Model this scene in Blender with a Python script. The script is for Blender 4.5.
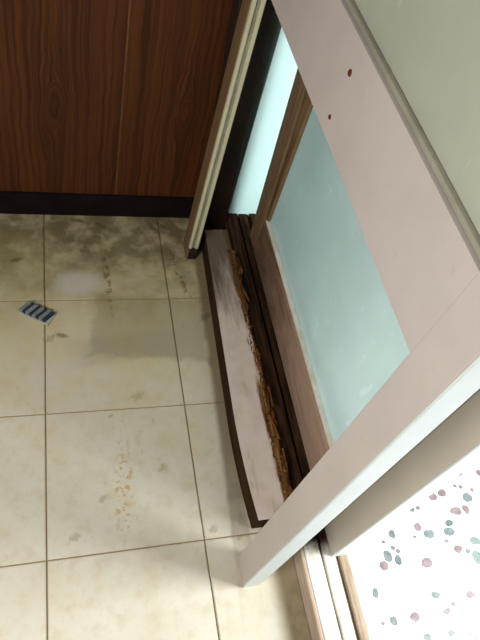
import bpy, bmesh, math, random
from mathutils import Matrix, Vector
random.seed(7)
for o in list(bpy.data.objects): bpy.data.objects.remove(o)
S = bpy.context.scene
COL = S.collection
T = 0.30                       # one floor tile, metres; all layout below is in tiles

# ------------------------------------------------------------------ camera
def rot_z(a): return Matrix.Rotation(a, 3, 'Z')
def rot_x(a): return Matrix.Rotation(a, 3, 'X')
PITCH, YAW, ROLL = 0.6567, -0.4840, 0.3682
cam_d = bpy.data.cameras.new('camera'); cam = bpy.data.objects.new('camera', cam_d); COL.objects.link(cam)
R = rot_z(YAW) @ rot_x(PITCH) @ rot_z(ROLL)
cam.matrix_world = Matrix.Translation(Vector((0.1302, -0.996, 4.0381)) * T) @ R.to_4x4()
cam_d.sensor_fit = 'VERTICAL'; cam_d.sensor_height = 24.0; cam_d.lens = 599.25 / 640 * 24.0
cam_d.clip_start = 0.02
S.camera = cam

# ------------------------------------------------------------------ light
W = bpy.data.worlds.new('world'); S.world = W; W.use_nodes = True
W.node_tree.nodes['Background'].inputs[0].default_value = (0.80, 0.92, 1.0, 1)
W.node_tree.nodes['Background'].inputs[1].default_value = 0.03
def area(name, loc, target, sx, sy, power, color):
    d = bpy.data.lights.new(name, 'AREA'); d.shape = 'RECTANGLE'; d.size = sx; d.size_y = sy; d.energy = power; d.color = color
    o = bpy.data.objects.new(name, d); COL.objects.link(o)
    o.location = Vector(loc) * T
    o.rotation_euler = (Vector(target) * T - o.location).to_track_quat('-Z', 'Y').to_euler()
    return o
area('bathroom_window_daylight', (4.3, -1.1, 2.1), (1.5, 0.0, 0.5), 0.5, 0.6, 27, (0.94, 0.985, 1.0))
area('room_window_daylight', (-2.3, -1.9, 4.3), (0.7, 0.1, 0.9), 0.6, 0.6, 21.5, (1.0, 0.96, 0.90))  # unseen fill added on the room side to brighten leaf faces and floor
S.view_settings.view_transform = 'Standard'; S.view_settings.look = 'None'
S.view_settings.exposure = 0.0; S.view_settings.gamma = 1.0; S.view_settings.use_curve_mapping = False

# ------------------------------------------------------------------ node helper
class NB:
    def __init__(s, name):
        s.m = bpy.data.materials.new(name); s.m.use_nodes = True
        s.t = s.m.node_tree; s.n = s.t.nodes; s.n.clear()
        s.out = s.n.new('ShaderNodeOutputMaterial')
        s.p = s.n.new('ShaderNodeBsdfPrincipled'); s.t.links.new(s.p.outputs[0], s.out.inputs[0])
    def set(s, sock, v):
        if hasattr(v, 'links'): s.t.links.new(v, sock)
        else:
            if isinstance(v, tuple) and len(v) == 3 and sock.type == 'RGBA': v = v + (1,)
            sock.default_value = v
    def math(s, op, a, b=0.0, c=0.0, clamp=False):
        k = s.n.new('ShaderNodeMath'); k.operation = op; k.use_clamp = clamp
        for i, v in enumerate((a, b, c)): s.set(k.inputs[i], v)
        return k.outputs[0]
    def vmath(s, op, a, b=(0, 0, 0)):
        k = s.n.new('ShaderNodeVectorMath'); k.operation = op
        s.set(k.inputs[0], a); s.set(k.inputs[1], b)
        return k.outputs[0]
    def xyz(s, v):
        k = s.n.new('ShaderNodeSeparateXYZ'); s.set(k.inputs[0], v); return k.outputs
    def comb(s, x, y, z):
        k = s.n.new('ShaderNodeCombineXYZ')
        for i, v in enumerate((x, y, z)): s.set(k.inputs[i], v)
        return k.outputs[0]
    def pos(s):      # world position in tiles
        g = s.n.new('ShaderNodeNewGeometry'); return s.vmath('MULTIPLY', g.outputs['Position'], (1 / T,) * 3)
    def obj(s):
        g = s.n.new('ShaderNodeTexCoord'); return s.vmath('MULTIPLY', g.outputs['Object'], (1 / T,) * 3)
    def rnd(s):
        return s.n.new('ShaderNodeObjectInfo').outputs['Random']
    def noise(s, v, scale, detail=3.0, rough=0.55, dist=0.0):
        k = s.n.new('ShaderNodeTexNoise'); s.set(k.inputs['Vector'], v); k.inputs['Scale'].default_value = scale
        k.inputs['Detail'].default_value = detail; k.inputs['Roughness'].default_value = rough; k.inputs['Distortion'].default_value = dist
        return k.outputs[0]
    def voro(s, v, scale, feat='F1'):
        k = s.n.new('ShaderNodeTexVoronoi'); k.feature = feat; s.set(k.inputs['Vector'], v); k.inputs['Scale'].default_value = scale
        return k.outputs
    def ramp(s, f, a, b, lo=0.0, hi=1.0):
        k = s.n.new('ShaderNodeMapRange'); k.interpolation_type = 'SMOOTHSTEP'
        for i, v in enumerate((f, a, b, lo, hi)): s.set(k.inputs[i], v)
        return k.outputs[0]
    def mix(s, f, a, b, mode='MIX'):
        k = s.n.new('ShaderNodeMix'); k.data_type = 'RGBA'; k.blend_type = mode
        s.set(k.inputs[0], f); s.set(k.inputs[6], a); s.set(k.inputs[7], b)
        return k.outputs[2]
    def bump(s, h, strength=0.3, dist=0.002):
        k = s.n.new('ShaderNodeBump'); k.inputs['Strength'].default_value = strength; k.inputs['Distance'].default_value = dist
        s.set(k.inputs['Height'], h); s.set(s.p.inputs['Normal'], k.outputs[0])
    def fin(s, color, rough=0.6, spec=0.3, metal=0.0):
        s.set(s.p.inputs['Base Color'], color); s.set(s.p.inputs['Roughness'], rough)
        s.p.inputs['Specular IOR Level'].default_value = spec; s.p.inputs['Metallic'].default_value = metal
        return s.m

def blob(b, x, y, cx, cy, rx, ry, ang, soft, nz, amp, box=False):
    """stain mask with a shape of its own at (cx, cy) on the floor, ragged by noise nz"""
    c, s_ = math.cos(ang), math.sin(ang)
    dx = b.math('SUBTRACT', x, cx); dy = b.math('SUBTRACT', y, cy)
    u = b.math('DIVIDE', b.math('ADD', b.math('MULTIPLY', dx, c), b.math('MULTIPLY', dy, s_)), rx)
    v = b.math('DIVIDE', b.math('SUBTRACT', b.math('MULTIPLY', dy, c), b.math('MULTIPLY', dx, s_)), ry)
    if box: r = b.math('MAXIMUM', b.math('ABSOLUTE', u), b.math('ABSOLUTE', v))
    else: r = b.math('SQRT', b.math('ADD', b.math('MULTIPLY', u, u), b.math('MULTIPLY', v, v)))
    r = b.math('ADD', r, b.math('MULTIPLY', b.math('SUBTRACT', nz, 0.5), amp))
    return b.ramp(r, 1.0 - soft, 1.0 + soft, 1.0, 0.0)

# ------------------------------------------------------------------ materials
def m_tile():
    b = NB('vinyl_tile'); P = b.pos(); x, y, z = b.xyz(P)
    n1 = b.noise(P, 2.2, 5); n2 = b.noise(P, 9.0, 4); n3 = b.noise(P, 30.0, 3); ns = b.noise(b.vmath('MULTIPLY', P, (22, 7, 1)), 1.0, 4)
    col = b.mix(b.ramp(n1, 0.35, 0.7), (0.690, 0.650, 0.540), (0.640, 0.585, 0.455))
    col = b.mix(b.math('MULTIPLY', b.ramp(n2, 0.45, 0.75), 0.35), col, (0.50, 0.41, 0.23))
    col = b.mix(b.math('MULTIPLY', b.ramp(n3, 0.5, 0.8), 0.18), col, (0.40, 0.33, 0.20))
    col = b.mix(b.math('MULTIPLY', b.rnd(), 0.10), col, (0.50, 0.45, 0.34))
    yel = b.math('MULTIPLY', b.ramp(b.math('ADD', y, b.math('MULTIPLY', b.math('SUBTRACT', n1, 0.5), 1.6)), 0.3, 2.3), b.ramp(n2, 0.25, 0.65, 0.6, 1.0))
    col = b.mix(b.math('MULTIPLY', yel, 0.80), col, (0.68, 0.575, 0.315))
    # darker boxy patches, pale smear, yellow scuffs, grime plus painted light falloff near the wall, grime along the missing sill piece
    m = blob(b, x, y, 0.82, 1.72, 0.46, 0.30, -0.10, 0.14, n2, 0.5, True)
    col = b.mix(b.math('MULTIPLY', m, 0.45), col, (0.24, 0.195, 0.105))
    m = blob(b, x, y, 0.60, 1.52, 0.40, 0.12, 0.1, 0.3, n2, 0.8, True)
    col = b.mix(b.math('MULTIPLY', m, 0.25), col, (0.30, 0.26, 0.18))
    m = blob(b, x, y, 0.05, 1.32, 0.20, 0.13, 0.3, 0.6, n2, 0.9)
    col = b.mix(b.math('MULTIPLY', m, 0.4), col, (0.72, 0.66, 0.58))
    m = blob(b, x, y, 0.50, 0.42, 0.055, 0.30, -0.08, 0.5, n2, 1.5)
    m = b.math('MULTIPLY', m, b.ramp(b.noise(P, 26.0, 2), 0.50, 0.62))
    col = b.mix(b.math('MULTIPLY', m, 0.75), col, (0.50, 0.30, 0.075))
    m = blob(b, x, y, 0.50, 2.22, 0.025, 0.30, 0.05, 0.6, n2, 1.0)
    m = b.math('MULTIPLY', m, b.ramp(b.noise(P, 22.0, 2), 0.45, 0.6))
    col = b.mix(b.math('MULTIPLY', m, 0.8), col, (0.22, 0.12, 0.035))
    m = blob(b, x, y, 1.12, 2.26, 0.03, 0.30, 0.2, 0.6, n2, 1.2)
    m = b.math('MULTIPLY', m, b.ramp(b.noise(P, 18.0, 2), 0.48, 0.6))
    col = b.mix(b.math('MULTIPLY', m, 0.8), col, (0.20, 0.13, 0.04))
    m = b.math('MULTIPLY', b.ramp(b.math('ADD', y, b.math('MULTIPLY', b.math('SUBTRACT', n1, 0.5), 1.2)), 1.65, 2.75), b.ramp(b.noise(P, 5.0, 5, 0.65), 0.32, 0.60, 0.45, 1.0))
    col = b.mix(b.math('MULTIPLY', m, 0.88), col, (0.13, 0.10, 0.038))  # patchy olive grime, deepened so it also paints the light's falloff
    m = blob(b, x, y, -0.25, 2.3, 0.35, 0.5, 0.0, 0.6, n2, 1.2)
    col = b.mix(b.math('MULTIPLY', m, 0.25), col, (0.36, 0.34, 0.14))
    m = blob(b, x, y, 1.53, -0.75, 0.105, 0.78, 0.02, 0.55, n2, 1.0, True)
    col = b.mix(b.math('MULTIPLY', m, 0.80), col, b.mix(b.ramp(n2, 0.35, 0.7), (0.30, 0.215, 0.10), (0.17, 0.115, 0.045)))
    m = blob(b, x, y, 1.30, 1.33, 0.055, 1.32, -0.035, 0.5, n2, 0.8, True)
    col = b.mix(b.math('MULTIPLY', m, 0.7), col, (0.13, 0.085, 0.035))  # contact shadow beside the fallen rail, painted into the tile colour
    for cx, cy, r in ((0.66, 1.10, .05), (0.17, 0.12, .035), (0.36, 0.35, .03), (0.03, 1.63, .04), (0.45, 0.95, .02), (1.07, 0.06, .03), (0.78, 0.52, .035), (1.24, -0.02, .022)):
        m = blob(b, x, y, cx, cy, r, r * 0.6, 0.5, 0.6, n3, 3.2)
        col = b.mix(b.math('MULTIPLY', m, 0.45), col, (0.30, 0.21, 0.09))
    m = blob(b, x, y, 0.26, 2.17, 0.17, 0.12, 0.2, 0.5, n2, 0.7)
    col = b.mix(b.math('MULTIPLY', m, 0.75), col, (0.66, 0.62, 0.56))
    for cx, cy, rx_, ry_, an in ((0.95, 2.80, .06, .02, -.9), (1.02, 2.84, .07, .018, -.7), (0.30, 2.87, .09, .02, -.3), (0.47, 2.83, .05, .015, -.6), (-0.22, 2.42, .05, .02, .4), (1.28, 1.80, .05, .03, .9), (0.12, 1.66, .05, .02, -.3)):
        m = blob(b, x, y, cx, cy, rx_, ry_, an, 0.6, n3, 2.0)
        col = b.mix(b.math('MULTIPLY', m, 0.6), col, (0.10, 0.07, 0.03))
    # fine scratches and specks
    col = b.mix(b.ramp(ns, 0.68, 0.75, 0.0, 0.35), col, (0.26, 0.20, 0.11))
    b.bump(n3, 0.15, 0.001)
    return b.fin(col, b.ramp(n2, 0.3, 0.7, 0.42, 0.62), 0.35)
def m_grout():
    b = NB('dirty_joint'); P = b.pos()
    return b.fin(b.mix(b.noise(P, 6.0), (0.36, 0.28, 0.16), (0.22, 0.16, 0.08)), 0.9, 0.1)
def m_wood():
    b = NB('wood_grain_panel'); O = b.obj(); u, v_, w = b.xyz(O)
    n = b.noise(O, 2.0, 3); n5 = b.noise(O, 7.0, 3)
    uu = b.math('ADD', u, b.math('MULTIPLY', b.math('SUBTRACT', n, 0.5), 0.09))
    uu = b.math('ADD', uu, b.math('MULTIPLY', b.math('SUBTRACT', n5, 0.5), 0.025))
    vv = b.math('DIVIDE', w, 3.4)
    r2 = b.math('ADD', b.math('ADD', b.math('MULTIPLY', uu, uu), b.math('MULTIPLY', vv, vv)), 0.0008)
    R2 = 0.0040
    psi = b.math('MULTIPLY', uu, b.math('SUBTRACT', 1.0, b.math('DIVIDE', R2, r2)))
    inside = b.ramp(r2, R2 * 0.75, R2 * 1.25, 1.0, 0.0)
    rr = b.math('SQRT', r2)
    f = b.math('ADD', b.math('MULTIPLY', inside, rr), b.math('MULTIPLY', b.math('SUBTRACT', 1.0, inside), psi))
    k = b.comb(b.math('MULTIPLY', f, 34.0), b.math('MULTIPLY', b.rnd(), 3.0), b.math('MULTIPLY', w, 0.35))
    g1 = b.noise(k, 1.0, 4, 0.6); g2 = b.noise(b.comb(b.math('MULTIPLY', f, 75.0), 3.1, b.math('MULTIPLY', w, 2.5)), 1.0, 3)
    g3 = b.noise(b.comb(b.math('MULTIPLY', u, 5.0), 9.0, b.math('MULTIPLY', w, 0.25)), 1.0, 2)
    col = b.mix(b.ramp(g1, 0.36, 0.62), (0.046, 0.0135, 0.0040), (0.100, 0.0310, 0.0080))
    col = b.mix(b.math('MULTIPLY', b.ramp(g2, 0.5, 0.75), 0.5), col, (0.045, 0.012, 0.005))
    col = b.mix(b.math('MULTIPLY', b.ramp(g3, 0.45, 0.7), 0.55), col, (0.055, 0.016, 0.006))
    ln = b.math('SINE', b.math('ADD', b.math('MULTIPLY', f, 230.0), b.math('MULTIPLY', n5, 9.0)))
    col = b.mix(b.math('MULTIPLY', b.math('MULTIPLY', b.ramp(ln, 0.2, 1.0), b.ramp(r2, 0.012, 0.05, 1.0, 0.0)), 0.6), col, (0.030, 0.009, 0.004))
    return b.fin(col, 0.55, 0.18)
def plain(name, c1, c2, scale=6.0, rough=0.6, spec=0.3, bump=0.0, stretch=(1, 1, 1), metal=0.0):
    b = NB(name); P = b.vmath('MULTIPLY', b.pos(), stretch); n = b.noise(P, scale, 4)
    if bump: b.bump(b.noise(P, scale * 4, 3), bump, 0.002)
    return b.fin(b.mix(b.ramp(n, 0.3, 0.7), c1, c2), rough, spec, metal)
def m_paint(name, c, edge_dirt=0.25):
    b = NB(name); P = b.pos(); n = b.noise(P, 3.0, 4); n2 = b.noise(P, 24.0, 3)
    c2 = tuple(k * 0.93 for k in c)
    col = b.mix(b.ramp(n, 0.35, 0.7), c, c2)
    col = b.mix(b.math('MULTIPLY', b.ramp(n2, 0.62, 0.8), edge_dirt), col, (0.42, 0.33, 0.24))
    return b.fin(col, 0.5, 0.35)
def m_damp():
    """pinkish paint stained brown by damp from its far end on"""
    b = NB('damp_stained_paint'); P = b.pos(); x, y, z = b.xyz(P); n = b.noise(P, 6.0, 5, 0.65); n2 = b.noise(b.vmath('MULTIPLY', P, (4, 1, 8)), 3.0, 4)
    col = b.mix(b.ramp(n2, 0.35, 0.7), (0.42, 0.29, 0.22), (0.34, 0.225, 0.165))
    f = b.math('ADD', y, b.math('MULTIPLY', b.math('SUBTRACT', n, 0.5), 1.2))
    col = b.mix(b.math('MULTIPLY', b.ramp(f, 0.9, 2.1), 0.85), col, b.mix(b.ramp(n2, 0.4, 0.65), (0.15, 0.085, 0.05), (0.075, 0.04, 0.022)))
    return b.fin(col, 0.6, 0.25)
def m_board():
    """pinkish paint on the fallen rail, flaking to bare brown wood towards its rotten edge"""
    b = NB('flaking_pink_paint'); O = b.obj(); x, y, z = b.xyz(O)
    st = b.vmath('MULTIPLY', O, (9, 1.2, 9)); n = b.noise(st, 2.0, 5, 0.65); n2 = b.noise(O, 9.0, 4)
    col = b.mix(b.ramp(n2, 0.35, 0.7), (0.66, 0.555, 0.50), (0.60, 0.49, 0.43))
    e = b.math('ADD', x, b.math('MULTIPLY', b.math('SUBTRACT', n, 0.5), 0.22))
    wood = b.mix(b.ramp(n, 0.35, 0.65), (0.36, 0.20, 0.075), (0.14, 0.06, 0.02))
    col = b.mix(b.ramp(e, 0.175, 0.215), col, wood)
    far = b.math('ADD', y, b.math('MULTIPLY', b.math('SUBTRACT', n, 0.5), 1.6))
    col = b.mix(b.math('MULTIPLY', b.ramp(far, 1.35, 2.35), 0.9), col, (0.085, 0.048, 0.022))  # far-end rot, darkened further so the paint carries the light's falloff
    m = b.math('MULTIPLY', b.ramp(b.noise(b.vmath('MULTIPLY', O, (16, 3.0, 3)), 1.0, 3), 0.60, 0.72), 0.45)
    col = b.mix(m, col, (0.42, 0.28, 0.13))
    b.bump(n, 0.25, 0.002)
    return b.fin(col, 0.65, 0.2)
def m_rot():
    b = NB('rotten_rusty_wood'); P = b.pos(); st = b.vmath('MULTIPLY', P, (22, 2.5, 22)); n = b.noise(st, 1.6, 5, 0.7); n2 = b.noise(P, 26.0, 3)
    col = b.mix(b.ramp(n, 0.35, 0.62), (0.035, 0.014, 0.006), (0.20, 0.085, 0.024))
    col = b.mix(b.ramp(n2, 0.60, 0.72, 0, 0.6), col, (0.42, 0.22, 0.070))
    b.bump(n, 0.35, 0.003)
    return b.fin(col, 0.9, 0.1)
def m_sill(name, c1, c2, c3):
    b = NB(name); P = b.pos(); st = b.vmath('MULTIPLY', P, (20, 1.6, 20)); n = b.noise(st, 1.4, 5, 0.65); n2 = b.noise(P, 7.0, 4)
    col = b.mix(b.ramp(n, 0.42, 0.62), c1, c2)
    col = b.mix(b.math('MULTIPLY', b.ramp(n2, 0.5, 0.72), 0.6), col, c3)
    y = b.xyz(P)[1]                                # black grime, with the leaves' shade painted in, along the track between them
    gr = b.ramp(b.math('ADD', y, b.math('MULTIPLY', b.math('SUBTRACT', n2, 0.5), 0.25)), -0.26, -0.12)
    col = b.mix(gr, col, b.mix(b.ramp(n, 0.4, 0.65), (0.018, 0.010, 0.006), (0.055, 0.027, 0.013)))
    b.bump(n, 0.35, 0.002)
    return b.fin(col, 0.85, 0.05)
def m_terrazzo():
    b = NB('white_terrazzo'); P = b.pos(); v = b.voro(P, 11.0)[0]; e = b.voro(P, 8.0, 'DISTANCE_TO_EDGE')[0]
    col = b.mix(b.ramp(v, 0.1, 0.7), (0.86, 0.82, 0.83), (0.80, 0.775, 0.79))
    col = b.mix(b.ramp(e, 0.0, 0.05, 0.30, 0.0), col, (0.66, 0.62, 0.62))
    return b.fin(col, 0.35, 0.4)
def m_chip(name, c1, c2):
    b = NB(name); O = b.pos(); n = b.noise(O, 24.0, 4, 0.65)
    col = b.mix(b.ramp(n, 0.36, 0.62), c1, c2)
    col = b.mix(b.math('MULTIPLY', b.rnd(), 0.35), col, (0.24, 0.23, 0.23))
    return b.fin(col, 0.4, 0.35)
def m_frosted(name, c, trans, rough, gloss, fleck=True):
    b = NB(name); P = b.pos(); n = b.noise(P, 2.0, 4)
    fl = b.ramp(b.noise(b.vmath('MULTIPLY', P, (7, 7, 3)), 2.2, 2), 0.66, 0.73, 0.0, 0.35)
    col = b.mix(b.ramp(n, 0.3, 0.7), c, tuple(k * 0.92 for k in c))
    if fleck: col = b.mix(fl, col, tuple(min(1, k * 1.25) for k in c))
    d = b.n.new('ShaderNodeBsdfDiffuse'); t = b.n.new('ShaderNodeBsdfTranslucent'); g = b.n.new('ShaderNodeBsdfGlossy')
    b.set(d.inputs[0], col); b.set(t.inputs[0], col); g.inputs['Roughness'].default_value = rough
    m1 = b.n.new('ShaderNodeMixShader'); m1.inputs[0].default_value = trans
    b.t.links.new(d.outputs[0], m1.inputs[1]); b.t.links.new(t.outputs[0], m1.inputs[2])
    fr = b.n.new('ShaderNodeFresnel'); fr.inputs[0].default_value = 1.45
    m2 = b.n.new('ShaderNodeMixShader'); b.set(m2.inputs[0], b.math('MULTIPLY', fr.outputs[0], gloss, clamp=True))
    b.t.links.new(m1.outputs[0], m2.inputs[1]); b.t.links.new(g.outputs[0], m2.inputs[2])
    b.t.links.new(m2.outputs[0], b.out.inputs[0]); b.n.remove(b.p)
    return b.m

M = dict(
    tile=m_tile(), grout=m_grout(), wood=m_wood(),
    seam=plain('seam_strip', (0.17, 0.075, 0.020), (0.12, 0.05, 0.014)),
    base=plain('dark_baseboard', (0.009, 0.004, 0.006), (0.013, 0.006, 0.008), rough=0.7, spec=0.1),
    paint=m_paint('pinkish_paint', (0.53, 0.475, 0.448)),
    white=m_paint('white_edge_paint', (0.66, 0.72, 0.71), 0.12),
    cream=m_paint('cream_groove_edge', (0.62, 0.58, 0.40), 0.3),
    groove=plain('groove', (0.33, 0.33, 0.24), (0.25, 0.25, 0.18)),
    beige=m_paint('beige_paint', (0.47, 0.43, 0.36)),
    bead=plain('grey_bead', (0.33, 0.32, 0.25), (0.26, 0.25, 0.19)),
    whitebead=plain('white_bead', (0.75, 0.74, 0.68), (0.6, 0.55, 0.45)),  # the bead's lit top, put into a paler colour
    barewood=plain('bare_brown_wood', (0.050, 0.024, 0.010), (0.026, 0.013, 0.006), 8.0, 0.8, 0.1, 0.3, (1, .3, 1)),
    brown=plain('brown_stile_wood', (0.21, 0.135, 0.070), (0.15, 0.088, 0.042), 6.0, 0.6, 0.25, 0.1, (4, 4, .5)),
    dirty=m_damp(),
    board=m_board(), rot=m_rot(),
    sill_a=m_sill('worn_sill_wood', (0.80, 0.77, 0.70), (0.66, 0.60, 0.50), (0.50, 0.42, 0.31)),
    sill_b=m_sill('brown_sill_wood', (0.42, 0.33, 0.25), (0.30, 0.20, 0.13), (0.52, 0.44, 0.36)),
    sill_f=m_sill('sill_front_paint', (0.52, 0.43, 0.36), (0.40, 0.30, 0.22), (0.45, 0.36, 0.28)),
    dirt=plain('track_grime', (0.018, 0.010, 0.006), (0.04, 0.022, 0.012), 12.0, 0.9, 0.1),  # track grime; also the painted shade in the far stile's foot
    terrazzo=m_terrazzo(),
    chip_g=m_chip('grey_green_stone', (0.07, 0.105, 0.105), (0.155, 0.20, 0.195)),
    chip_p=m_chip('mauve_stone', (0.14, 0.088, 0.092), (0.235, 0.165, 0.165)),
    glass_up=m_frosted('frosted_glass_grey_green', (0.66, 0.68, 0.57), 0.40, 0.30, 0.5),
    glass_lo=m_frosted('frosted_glass_teal', (0.67, 0.755, 0.725), 0.90, 0.16, 1.3),
    blue=plain('pale_blue_paint', (0.57, 0.80, 0.78), (0.54, 0.76, 0.74), 2.0, 0.5),
    post=plain('dark_brown_post', (0.030, 0.014, 0.008), (0.018, 0.009, 0.006), 5.0),
    rust=plain('rusty_screw', (0.18, 0.035, 0.012), (0.07, 0.015, 0.008), 60.0, 0.8, 0.2),
    tray=plain('pale_plastic', (0.50, 0.50, 0.46), (0.42, 0.42, 0.40), 20, 0.4),
    bar=plain('dark_blue_bar', (0.022, 0.032, 0.055), (0.035, 0.05, 0.08), 20, 0.4),
    cell=plain('grey_cell', (0.25, 0.28, 0.27), (0.19, 0.21, 0.21), 20, 0.4),
)

# ------------------------------------------------------------------ mesh helpers (tile units)
def mesh_obj(name, bm, mat, parent=None, loc=(0, 0, 0)):
    me = bpy.data.meshes.new(name); bmesh.ops.recalc_face_normals(bm, faces=bm.faces); bm.to_mesh(me); bm.free()
    me.materials.append(mat)
    o = bpy.data.objects.new(name, me); COL.objects.link(o); o.location = Vector(loc) * T
    if parent: o.parent = parent
    return o
def add_box(bm, x0, x1, y0, y1, z0, z1, bev=0.0, seg=2):
    r = bmesh.ops.create_cube(bm, size=1.0)
    for v in r['verts']:
        v.co = Vector(((x0 + x1) / 2 + v.co.x * (x1 - x0), (y0 + y1) / 2 + v.co.y * (y1 - y0), (z0 + z1) / 2 + v.co.z * (z1 - z0))) * T
    if bev:
        ed = list({e for v in r['verts'] for e in v.link_edges})
        bmesh.ops.bevel(bm, geom=ed, offset=bev * T, segments=seg, affect='EDGES', profile=0.6)
def box(name, mat, parent, x0, x1, y0, y1, z0, z1, bev=0.008):
    bm = bmesh.new(); add_box(bm, x0, x1, y0, y1, z0, z1, bev); return mesh_obj(name, bm, mat, parent)
def prism(bm, pts, y0, y1):
    """extrude a closed (x, z) outline along y"""
    a = [bm.verts.new(Vector((x, y0, z)) * T) for x, z in pts]; c = [bm.verts.new(Vector((x, y1, z)) * T) for x, z in pts]
    n = len(pts)
    for i in range(n): bm.faces.new((a[i], a[(i + 1) % n], c[(i + 1) % n], c[i]))
    bm.faces.new(a[::-1]); bm.faces.new(c)
def tag(o, label, cat=None, kind=None, group=None):
    o['label'] = label
    if cat: o['category'] = cat
    if kind: o['kind'] = kind
    if group: o['group'] = group
    return o
def empty(name, loc=(0, 0, 0)):
    o = bpy.data.objects.new(name, None); COL.objects.link(o); o.location = Vector(loc) * T; o.empty_display_size = 0.05
    return o

YW = 2.97            # back wall
XS = 1.585           # room floor ends at the sill
# ------------------------------------------------------------------ room floor: bed + single vinyl tiles
fl = box('floor', M['grout'], None, -5, XS, -5, YW + .1, -0.12, -0.012, 0)
tag(fl, 'cream vinyl tile floor of the room, stained and scuffed', 'floor', 'structure')
def tile_mesh(w, d):
    bm = bmesh.new(); add_box(bm, 0.0045, w - 0.0045, 0.0045, d - 0.0045, -0.04, 0.0)
    top = [e for e in bm.edges if all(v.co.z > -0.001 for v in e.verts)]
    bmesh.ops.bevel(bm, geom=top, offset=0.005 * T, segments=2, affect='EDGES')
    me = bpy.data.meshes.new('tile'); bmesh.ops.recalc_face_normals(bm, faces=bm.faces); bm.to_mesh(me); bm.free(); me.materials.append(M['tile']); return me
TM = {}
for ix in range(-5, 2):
    for iy in range(-5, 3):
        w = 1.0 if ix < 1 else XS - 1.0 + 0.004
        d = 1.0 if iy < 2 else YW - 2.0 + 0.004
        if (w, d) not in TM: TM[(w, d)] = tile_mesh(w, d)
        o = bpy.data.objects.new('tile', TM[(w, d)]); COL.objects.link(o); o.parent = fl
        o.location = Vector((ix, iy, random.uniform(-0.0015, 0.0005))) * T

# ------------------------------------------------------------------ wood panel wall with dark baseboard
wl = box('wall_back', M['seam'], None, -5, 1.5, YW, YW + 0.3, -0.12, 8.5, 0)
tag(wl, 'dark reddish brown wood panelled back wall', 'wall', 'structure')
PW = 0.983; E0 = 0.115; EZ = 1.12
pm = {}
for k in range(-5, 2):
    cx = E0 + k * PW
    x0, x1 = -PW / 2 + 0.007, PW / 2 - 0.007
    if cx + x1 > 1.5: x1 = 1.5 - cx
    if x1 not in pm:
        bm = bmesh.new(); add_box(bm, x0, x1, -0.006, 0.0, 0.20 - EZ, 8.5 - EZ, 0.004)
        me = bpy.data.meshes.new('panel'); bmesh.ops.recalc_face_normals(bm, faces=bm.faces); bm.to_mesh(me); bm.free(); me.materials.append(M['wood']); pm[x1] = me
    o = bpy.data.objects.new('panel', pm[x1]); COL.objects.link(o); o.parent = wl; o.location = Vector((cx, YW, EZ)) * T
bb = box('baseboard_back', M['base'], None, -5, 1.5, YW - 0.035, YW, 0.0, 0.245, 0.008)
tag(bb, 'almost black baseboard along the foot of the wood panelled wall', 'baseboard', 'structure')

# ------------------------------------------------------------------ bathroom side: terrazzo floor, blue end wall, jamb
ZT = 0.06
tz = box('floor_bathroom', M['terrazzo'], None, 2.0, 9.0, -6, YW, -0.12, ZT, 0)
tag(tz, 'white terrazzo floor with mauve and grey green stones beyond the sill', 'floor', 'structure')
Cw = Vector((0.1302, -0.996, 4.0381))
def pix(u, v, z):     # where a photographed point lies on the level z (tiles)
    d = R @ Vector(((u - 240) / 599.25, -(v - 320) / 599.25, -1.0)); t = (z - Cw.z) / d.z
    return Cw + d * t
chips = [(411,509,7,7,0),(418,508,4,4,1),(392,534,8,10,0),(418,527,8,9,1),(415,537,4,4,1),(459.5,473,7,7,1),(479,473,6,7,1),(455,486,4,4,1),(460.6,487,4,4,1),
 (472,490,4,5,1),(441,484,4,6,1),(434,488,4,4,1),(433,497,10,8,1),(442,493,10,8,1),(468,498,11,11,0),(456,511,12,9,1),(466,509.5,8,10,1),(449,523,8,7,0),(449,532,12,10,0),
 (429,534,12,10,0),(475,541,12,9,0),(477,557,11,16,0),(458,549,10,9,1),(468,551,5,5,0),(427,563,13,10,1),(447,541,5,4,1),(436,595,10,10,0),(471,595,11,9,1),
 (453.5,604,5,5,1),(447,611,9,8,1),(452,633,8,8,0),(470.5,634,5,5,1),(476,640,4,4,1),(427.5,637,8,8,0),(383.5,542,4,4,1),(393,548,5,5,0),(398,551,5,5,1),(388,556,9,13,0),
 (398,560,8,11,0),(384,566,10,10,1),(375.6,593,7,11,0),(394,621,8,12,0),(415,617,10,10,1),(383,623.5,4,4,1)]
spots = []
for u, v, w, h, c in chips:
    p = pix(u, v, ZT); px = (pix(u + w / 2, v, ZT) - pix(u - w / 2, v, ZT)).length; py = (pix(u, v + h / 2, ZT) - pix(u, v - h / 2, ZT)).length
    spots.append((p.x, p.y, px / 2, py / 2, c))
n0 = 0
while n0 < 150:                       # the same scatter goes on over the rest of that floor
    x, y = random.uniform(2.1, 4.6), random.uniform(-2.4, 2.8)
    q = Vector((x, y, ZT)) - Cw; cq = R.transposed() @ q; uu, vv = 240 - 599.25 * cq.x / cq.z, 320 + 599.25 * cq.y / cq.z
    if 340 < uu < 486 and 440 < vv < 646: n0 += 1; continue
    r = random.choice((0.018, 0.035, 0.04, 0.045)); spots.append((x, y, r, r * random.uniform(.75, 1.2), random.random() < 0.5)); n0 += 1
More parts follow.
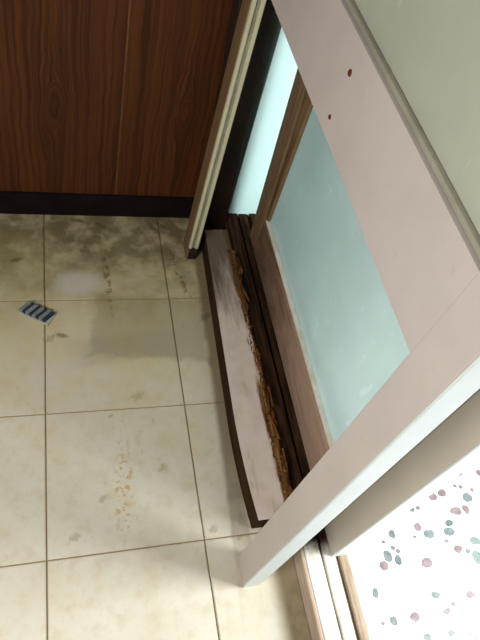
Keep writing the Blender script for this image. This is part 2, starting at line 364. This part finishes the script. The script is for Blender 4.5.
for x, y, rx, ry, c in spots:
    bm = bmesh.new(); n = random.choice((6, 7, 8)); a0 = random.uniform(0, 6.28); top = []; bot = []
    for i in range(n):
        a = a0 + (i + random.uniform(-.25, .25)) * 2 * math.pi / n; k = random.uniform(0.86, 1.12)
        X, Y = rx * k * math.cos(a), ry * k * math.sin(a)
        top.append(bm.verts.new(Vector((X * .95, Y * .95, 0.003)) * T)); bot.append(bm.verts.new(Vector((X, Y, -0.01)) * T))
    bm.faces.new(top)
    for i in range(n): bm.faces.new((bot[i], bot[(i + 1) % n], top[(i + 1) % n], top[i]))
    o = mesh_obj('stone', bm, M['chip_p'] if c else M['chip_g'], tz, (x, y, ZT))

we = box('wall_right', M['blue'], None, 1.64, 9.0, 2.87, YW + 0.3, -0.1, 8.5, 0.0)
tag(we, 'pale blue painted end wall between the two door leaves', 'wall', 'structure')
jp = box('trim_2', M['post'], None, 1.34, 1.585, 2.72, 2.868, 0.0, 8.5, 0.01)
jp.data.transform(Matrix.Translation(Vector((1.585, 0, 0)) * T) @ Matrix.Rotation(math.radians(-2.2), 4, 'Y') @ Matrix.Translation(-Vector((1.585, 0, 0)) * T))
tag(jp, 'dark brown upright door post at the end of the wood panelled wall', 'door post', 'structure')

# ------------------------------------------------------------------ sill with the sliding track
ZS = 0.15
sill = empty('trim_1', (1.79, 0, 0)); tag(sill, 'worn wooden door sill with a grooved sliding track', 'door sill', 'structure')
def sbox(name, mat, x0, x1, z0, z1, bev=0.006, y1=2.87):
    bm = bmesh.new(); add_box(bm, x0, x1, -5, y1, z0, z1, bev)
    o = mesh_obj(name, bm, mat, sill); o.location = -sill.location; return o
sbox('track_bed', M['dirt'], 1.60, 1.99, -0.1, 0.07, 0)
sbox('front_board', M['sill_f'], 1.586, 1.615, -0.1, ZS - 0.004)
sbox('sill_strip', M['sill_a'], 1.615, 1.722, 0.05, ZS)
sbox('sill_strip', M['sill_a'], 1.744, 1.822, 0.05, ZS - 0.004)
sbox('rear_strip', M['sill_b'], 1.848, 1.902, 0.05, ZS + 0.004)
sbox('sill_strip', M['sill_a'], 1.903, 2.0, -0.1, ZS)
sbox('track_rail', M['sill_b'], 1.829, 1.838, 0.05, ZS - 0.02, 0.002)

# ------------------------------------------------------------------ door leaves
HT = 6.6
def lean(o, x0, z0, deg):
    """a stile worn loose: lean it about its foot"""
    P0 = Vector((x0, 0, z0)) * T; A = Matrix.Rotation(math.radians(deg), 4, 'Y')
    for ob in [o] + list(o.children):
        ob.data.transform(Matrix.Translation(P0) @ A @ Matrix.Translation(-P0))
def leaf(name, label, x0, th, ya, yb, zb, face, whole, tilt):
    """a leaf in the plane x = x0 from y = ya (near stile) to yb (far stile), standing on zb"""
    d = empty(name, (x0, ya, zb)); tag(d, label, 'door', 'structure'); off = -d.location
    SW = 0.19; x1 = x0 + th; e = 0.010
    def P(o): o.location = off; return o
    def sub(o, par): o.parent = par; o.location = (0, 0, 0); return o
    xn = x0 + 0.118
    st = P(box('stile', M[face], d, x0, xn, ya + e, ya + SW, zb, HT, 0.003))
    sub(box('edge_band', M['white'], st, x0 + 0.002, xn - 0.002, ya, ya + e, zb, HT, 0.004), st)
    # far stile: its inner edge shows two cream lips with a groove; the rotten foot's hollow is a dark block painted as shade
    fs = P(box('stile', M['brown'], d, x0, x1, yb - SW + 0.03, yb, zb, HT, 0.006))
    lip = 0.34 * th
    for a, b_ in ((x0 + 0.004, x0 + lip), (x1 - lip, x1 - 0.004)):
        sub(box('groove_lip', M['brown' if whole else 'cream'], fs, a, b_, yb - SW - 0.002, yb - SW + 0.03, zb + (0.14 if not whole else 0), HT, 0.008), fs)
    sub(box('groove', M['brown' if whole else 'groove'], fs, x0 + lip, x1 - lip, yb - SW + 0.015, yb - SW + 0.03, zb + (0.14 if not whole else 0), HT, 0.0), fs)
    if not whole:
        sub(box('skin', M['brown'], fs, x0, x0 + 0.012, yb - SW - 0.004, yb - SW + 0.03, zb, zb + 0.15, 0.002), fs)
        sub(box('foot_hollow', M['dirt'], fs, x0 + 0.012, x1, yb - SW + 0.004, yb - SW + 0.029, zb, zb + 0.14, 0.002), fs)
    lean(fs, x0, zb, tilt)
    Y0, Y1 = ya + SW, yb - SW - 0.003
    mid = P(box('middle_rail', M[face], d, x0, x1, Y0, Y1, 2.57, 2.985, 0.002))
    P(box('top_rail', M[face], d, x0, x1, Y0, Y1, HT - 0.35, HT, 0.006))
    gx = x0 + th * 0.45
    P(box('glass_pane', M['glass_up'], d, gx, gx + 0.015, Y0, Y1, 2.99, HT - 0.352, 0.0))
    P(box('glazing_bead', M['bead'], d, x0 + 0.016, gx - 0.001, Y0, Y1, 2.986, 3.008, 0.006))
    P(box('glazing_bead', M['bead'], d, gx + 0.016, x1 - 0.006, Y0, Y1, 2.986, 3.022, 0.006))
    if whole:
        P(box('bottom_rail', M['dirty'], d, x0, x1, Y0, Y1, zb, 0.525, 0.006))
        P(box('glass_pane', M['glass_lo'], d, gx, gx + 0.015, Y0, Y1, 0.527, 2.568, 0.0))
        P(box('glazing_bead', M['whitebead'], d, x0 + 0.012, gx - 0.001, Y0, Y1, 0.526, 0.553, 0.006))
        P(box('glazing_bead', M['bead'], d, x0 + 0.012, gx - 0.001, Y0, Y0 + 0.03, 0.556, 2.566, 0.006))
        P(box('glazing_bead', M['brown'], d, x0 + 0.012, gx - 0.001, Y1 - 0.03, Y1, 0.556, 2.566, 0.006))
    else:
        for y, z, r in ((0.927, 2.863, 0.016), (0.943, 2.651, 0.012)):
            bm = bmesh.new(); bmesh.ops.create_cone(bm, cap_ends=True, segments=12, radius1=r * T, radius2=r * 0.7 * T, depth=0.006 * T, matrix=Matrix.Translation(Vector((x0 - 0.002, y, z)) * T) @ Matrix.Rotation(-math.pi / 2, 4, 'Y'))
            o = mesh_obj('rusty_screw', bm, M['rust'], mid); o.location = (0, 0, 0); o['label'] = 'small rusty screw head'
    return d
leaf('door_1', 'front sliding door leaf in pinkish paint, off its track with the lower pane missing', 1.20, 0.09, -0.33, 2.62, 0.0, 'paint', False, 1.1)
leaf('door_2', 'rear sliding door leaf standing in the track, with an intact lower frosted pane', 1.795, 0.10, -0.255, 2.60, ZS, 'beige', True, -2.2)

# ------------------------------------------------------------------ the fallen bottom rail of the front leaf
br = empty('loose_bottom_rail', (1.35, 0.0, 0)); tag(br, 'pinkish rotten bottom rail fallen from the front door, lying along the sill', 'board')
def lx(y): return 1.272 + (y - 0.04) / 2.56 * 0.090 + max(0, 0.9 - y) ** 2 * 0.075
def rx(y): return 1.580
bm = bmesh.new(); N = 26; ring = []
for i in range(N + 1):
    y = 0.03 + 2.59 * i / N
    y_ = y
    l, r = lx(y), rx(y) + random.uniform(-0.012, 0.0)
    zl, zr = 0.185, 0.195
    ring.append([bm.verts.new(Vector((a - 1.35, y_, z)) * T) for a, z in ((l + 0.004, 0.004), (l, 0.012), (l, zl - 0.008), (l + 0.008, zl), (l + 0.12, zl + (zr - zl) * .42), (r, zr), (r, 0.004))])
for a, b_ in zip(ring, ring[1:]):
    for i in range(7): bm.faces.new((a[i], a[(i + 1) % 7], b_[(i + 1) % 7], b_[i]))
bm.faces.new(ring[0]); bm.faces.new(ring[-1][::-1])
bo = mesh_obj('board', bm, M['board'], br); bo.data.materials.append(M['barewood'])
for f in bo.data.polygons:
    if f.normal.x < -0.7 or abs(f.normal.y) > 0.8: f.material_index = 1
# splintered, rust-coloured strip where the glass groove rotted away
bm = bmesh.new(); rings = []; N = 240; wk = 0.0; ak = 0.03
for i in range(N + 1):
    y = 0.06 + 2.32 * i / N
    wk = max(-0.022, min(0.016, wk + random.uniform(-0.006, 0.006))); wv = 0.034 + 0.008 * math.sin(y * 3.1) + wk + (random.uniform(0, 0.016) if random.random() < .12 else 0)
    ak = max(0.012, min(0.06, ak + random.uniform(-0.007, 0.007))); a = 1.588 - ak; z = 0.200 + random.uniform(-0.003, 0.003)
    rings.append([bm.verts.new(Vector((X - 1.35, y, Z)) * T) for X, Z in ((a, 0.185), (a + 0.004, z), (a + wv * .6, z + random.uniform(-.012, .002)), (1.59 + wv, 0.175), (1.59 + wv, 0.153))])
for a, b_ in zip(rings, rings[1:]):
    for i in range(5): bm.faces.new((a[i], a[(i + 1) % 5], b_[(i + 1) % 5], b_[i]))
bm.faces.new(rings[0]); bm.faces.new(rings[-1][::-1])
re_ = mesh_obj('rotten_edge', bm, M['rot'], br); re_['label'] = 'splintered rust-brown rotten edge'
for k in range(16):
    y = random.uniform(0.1, 2.3); L = random.uniform(0.06, 0.18); w = random.uniform(0.008, 0.016)
    bm = bmesh.new(); add_box(bm, -w / 2, w / 2, -L / 2, L / 2, -0.006, 0.006, 0.002, 1)
    o = mesh_obj('splinter', bm, M['rot'], br, (1.575 + random.uniform(0, 0.035) - 1.35, y, 0.205)); o.rotation_euler = (random.uniform(-.05, .08), 0, random.uniform(-.2, .2))

# ------------------------------------------------------------------ small striped pack on the tiles
pk = empty('striped_pack', (-0.065, 1.868, 0.0)); pk.rotation_euler[2] = math.radians(-31)
tag(pk, 'small pale pack with four dark blue bars lying on the cream tiles', 'pack')
bm = bmesh.new(); add_box(bm, -0.125, 0.135, -0.062, 0.062, 0.0, 0.018, 0.006); mesh_obj('tray', bm, M['tray'], pk)
for i in range(4):
    cx = -0.092 + i * 0.056
    for nm, mt, dx, wd, hz in (('cell', M['cell'], 0.0, 0.030, 0.050), ('dark_bar', M['bar'], 0.029, 0.026, 0.044)):
        bm = bmesh.new(); add_box(bm, -wd / 2, wd / 2, -0.055, 0.055, 0.016, hz, 0.007)
        o = mesh_obj(nm, bm, mt, pk, (cx + dx, 0, 0)); o.rotation_euler[2] = math.radians(-14)
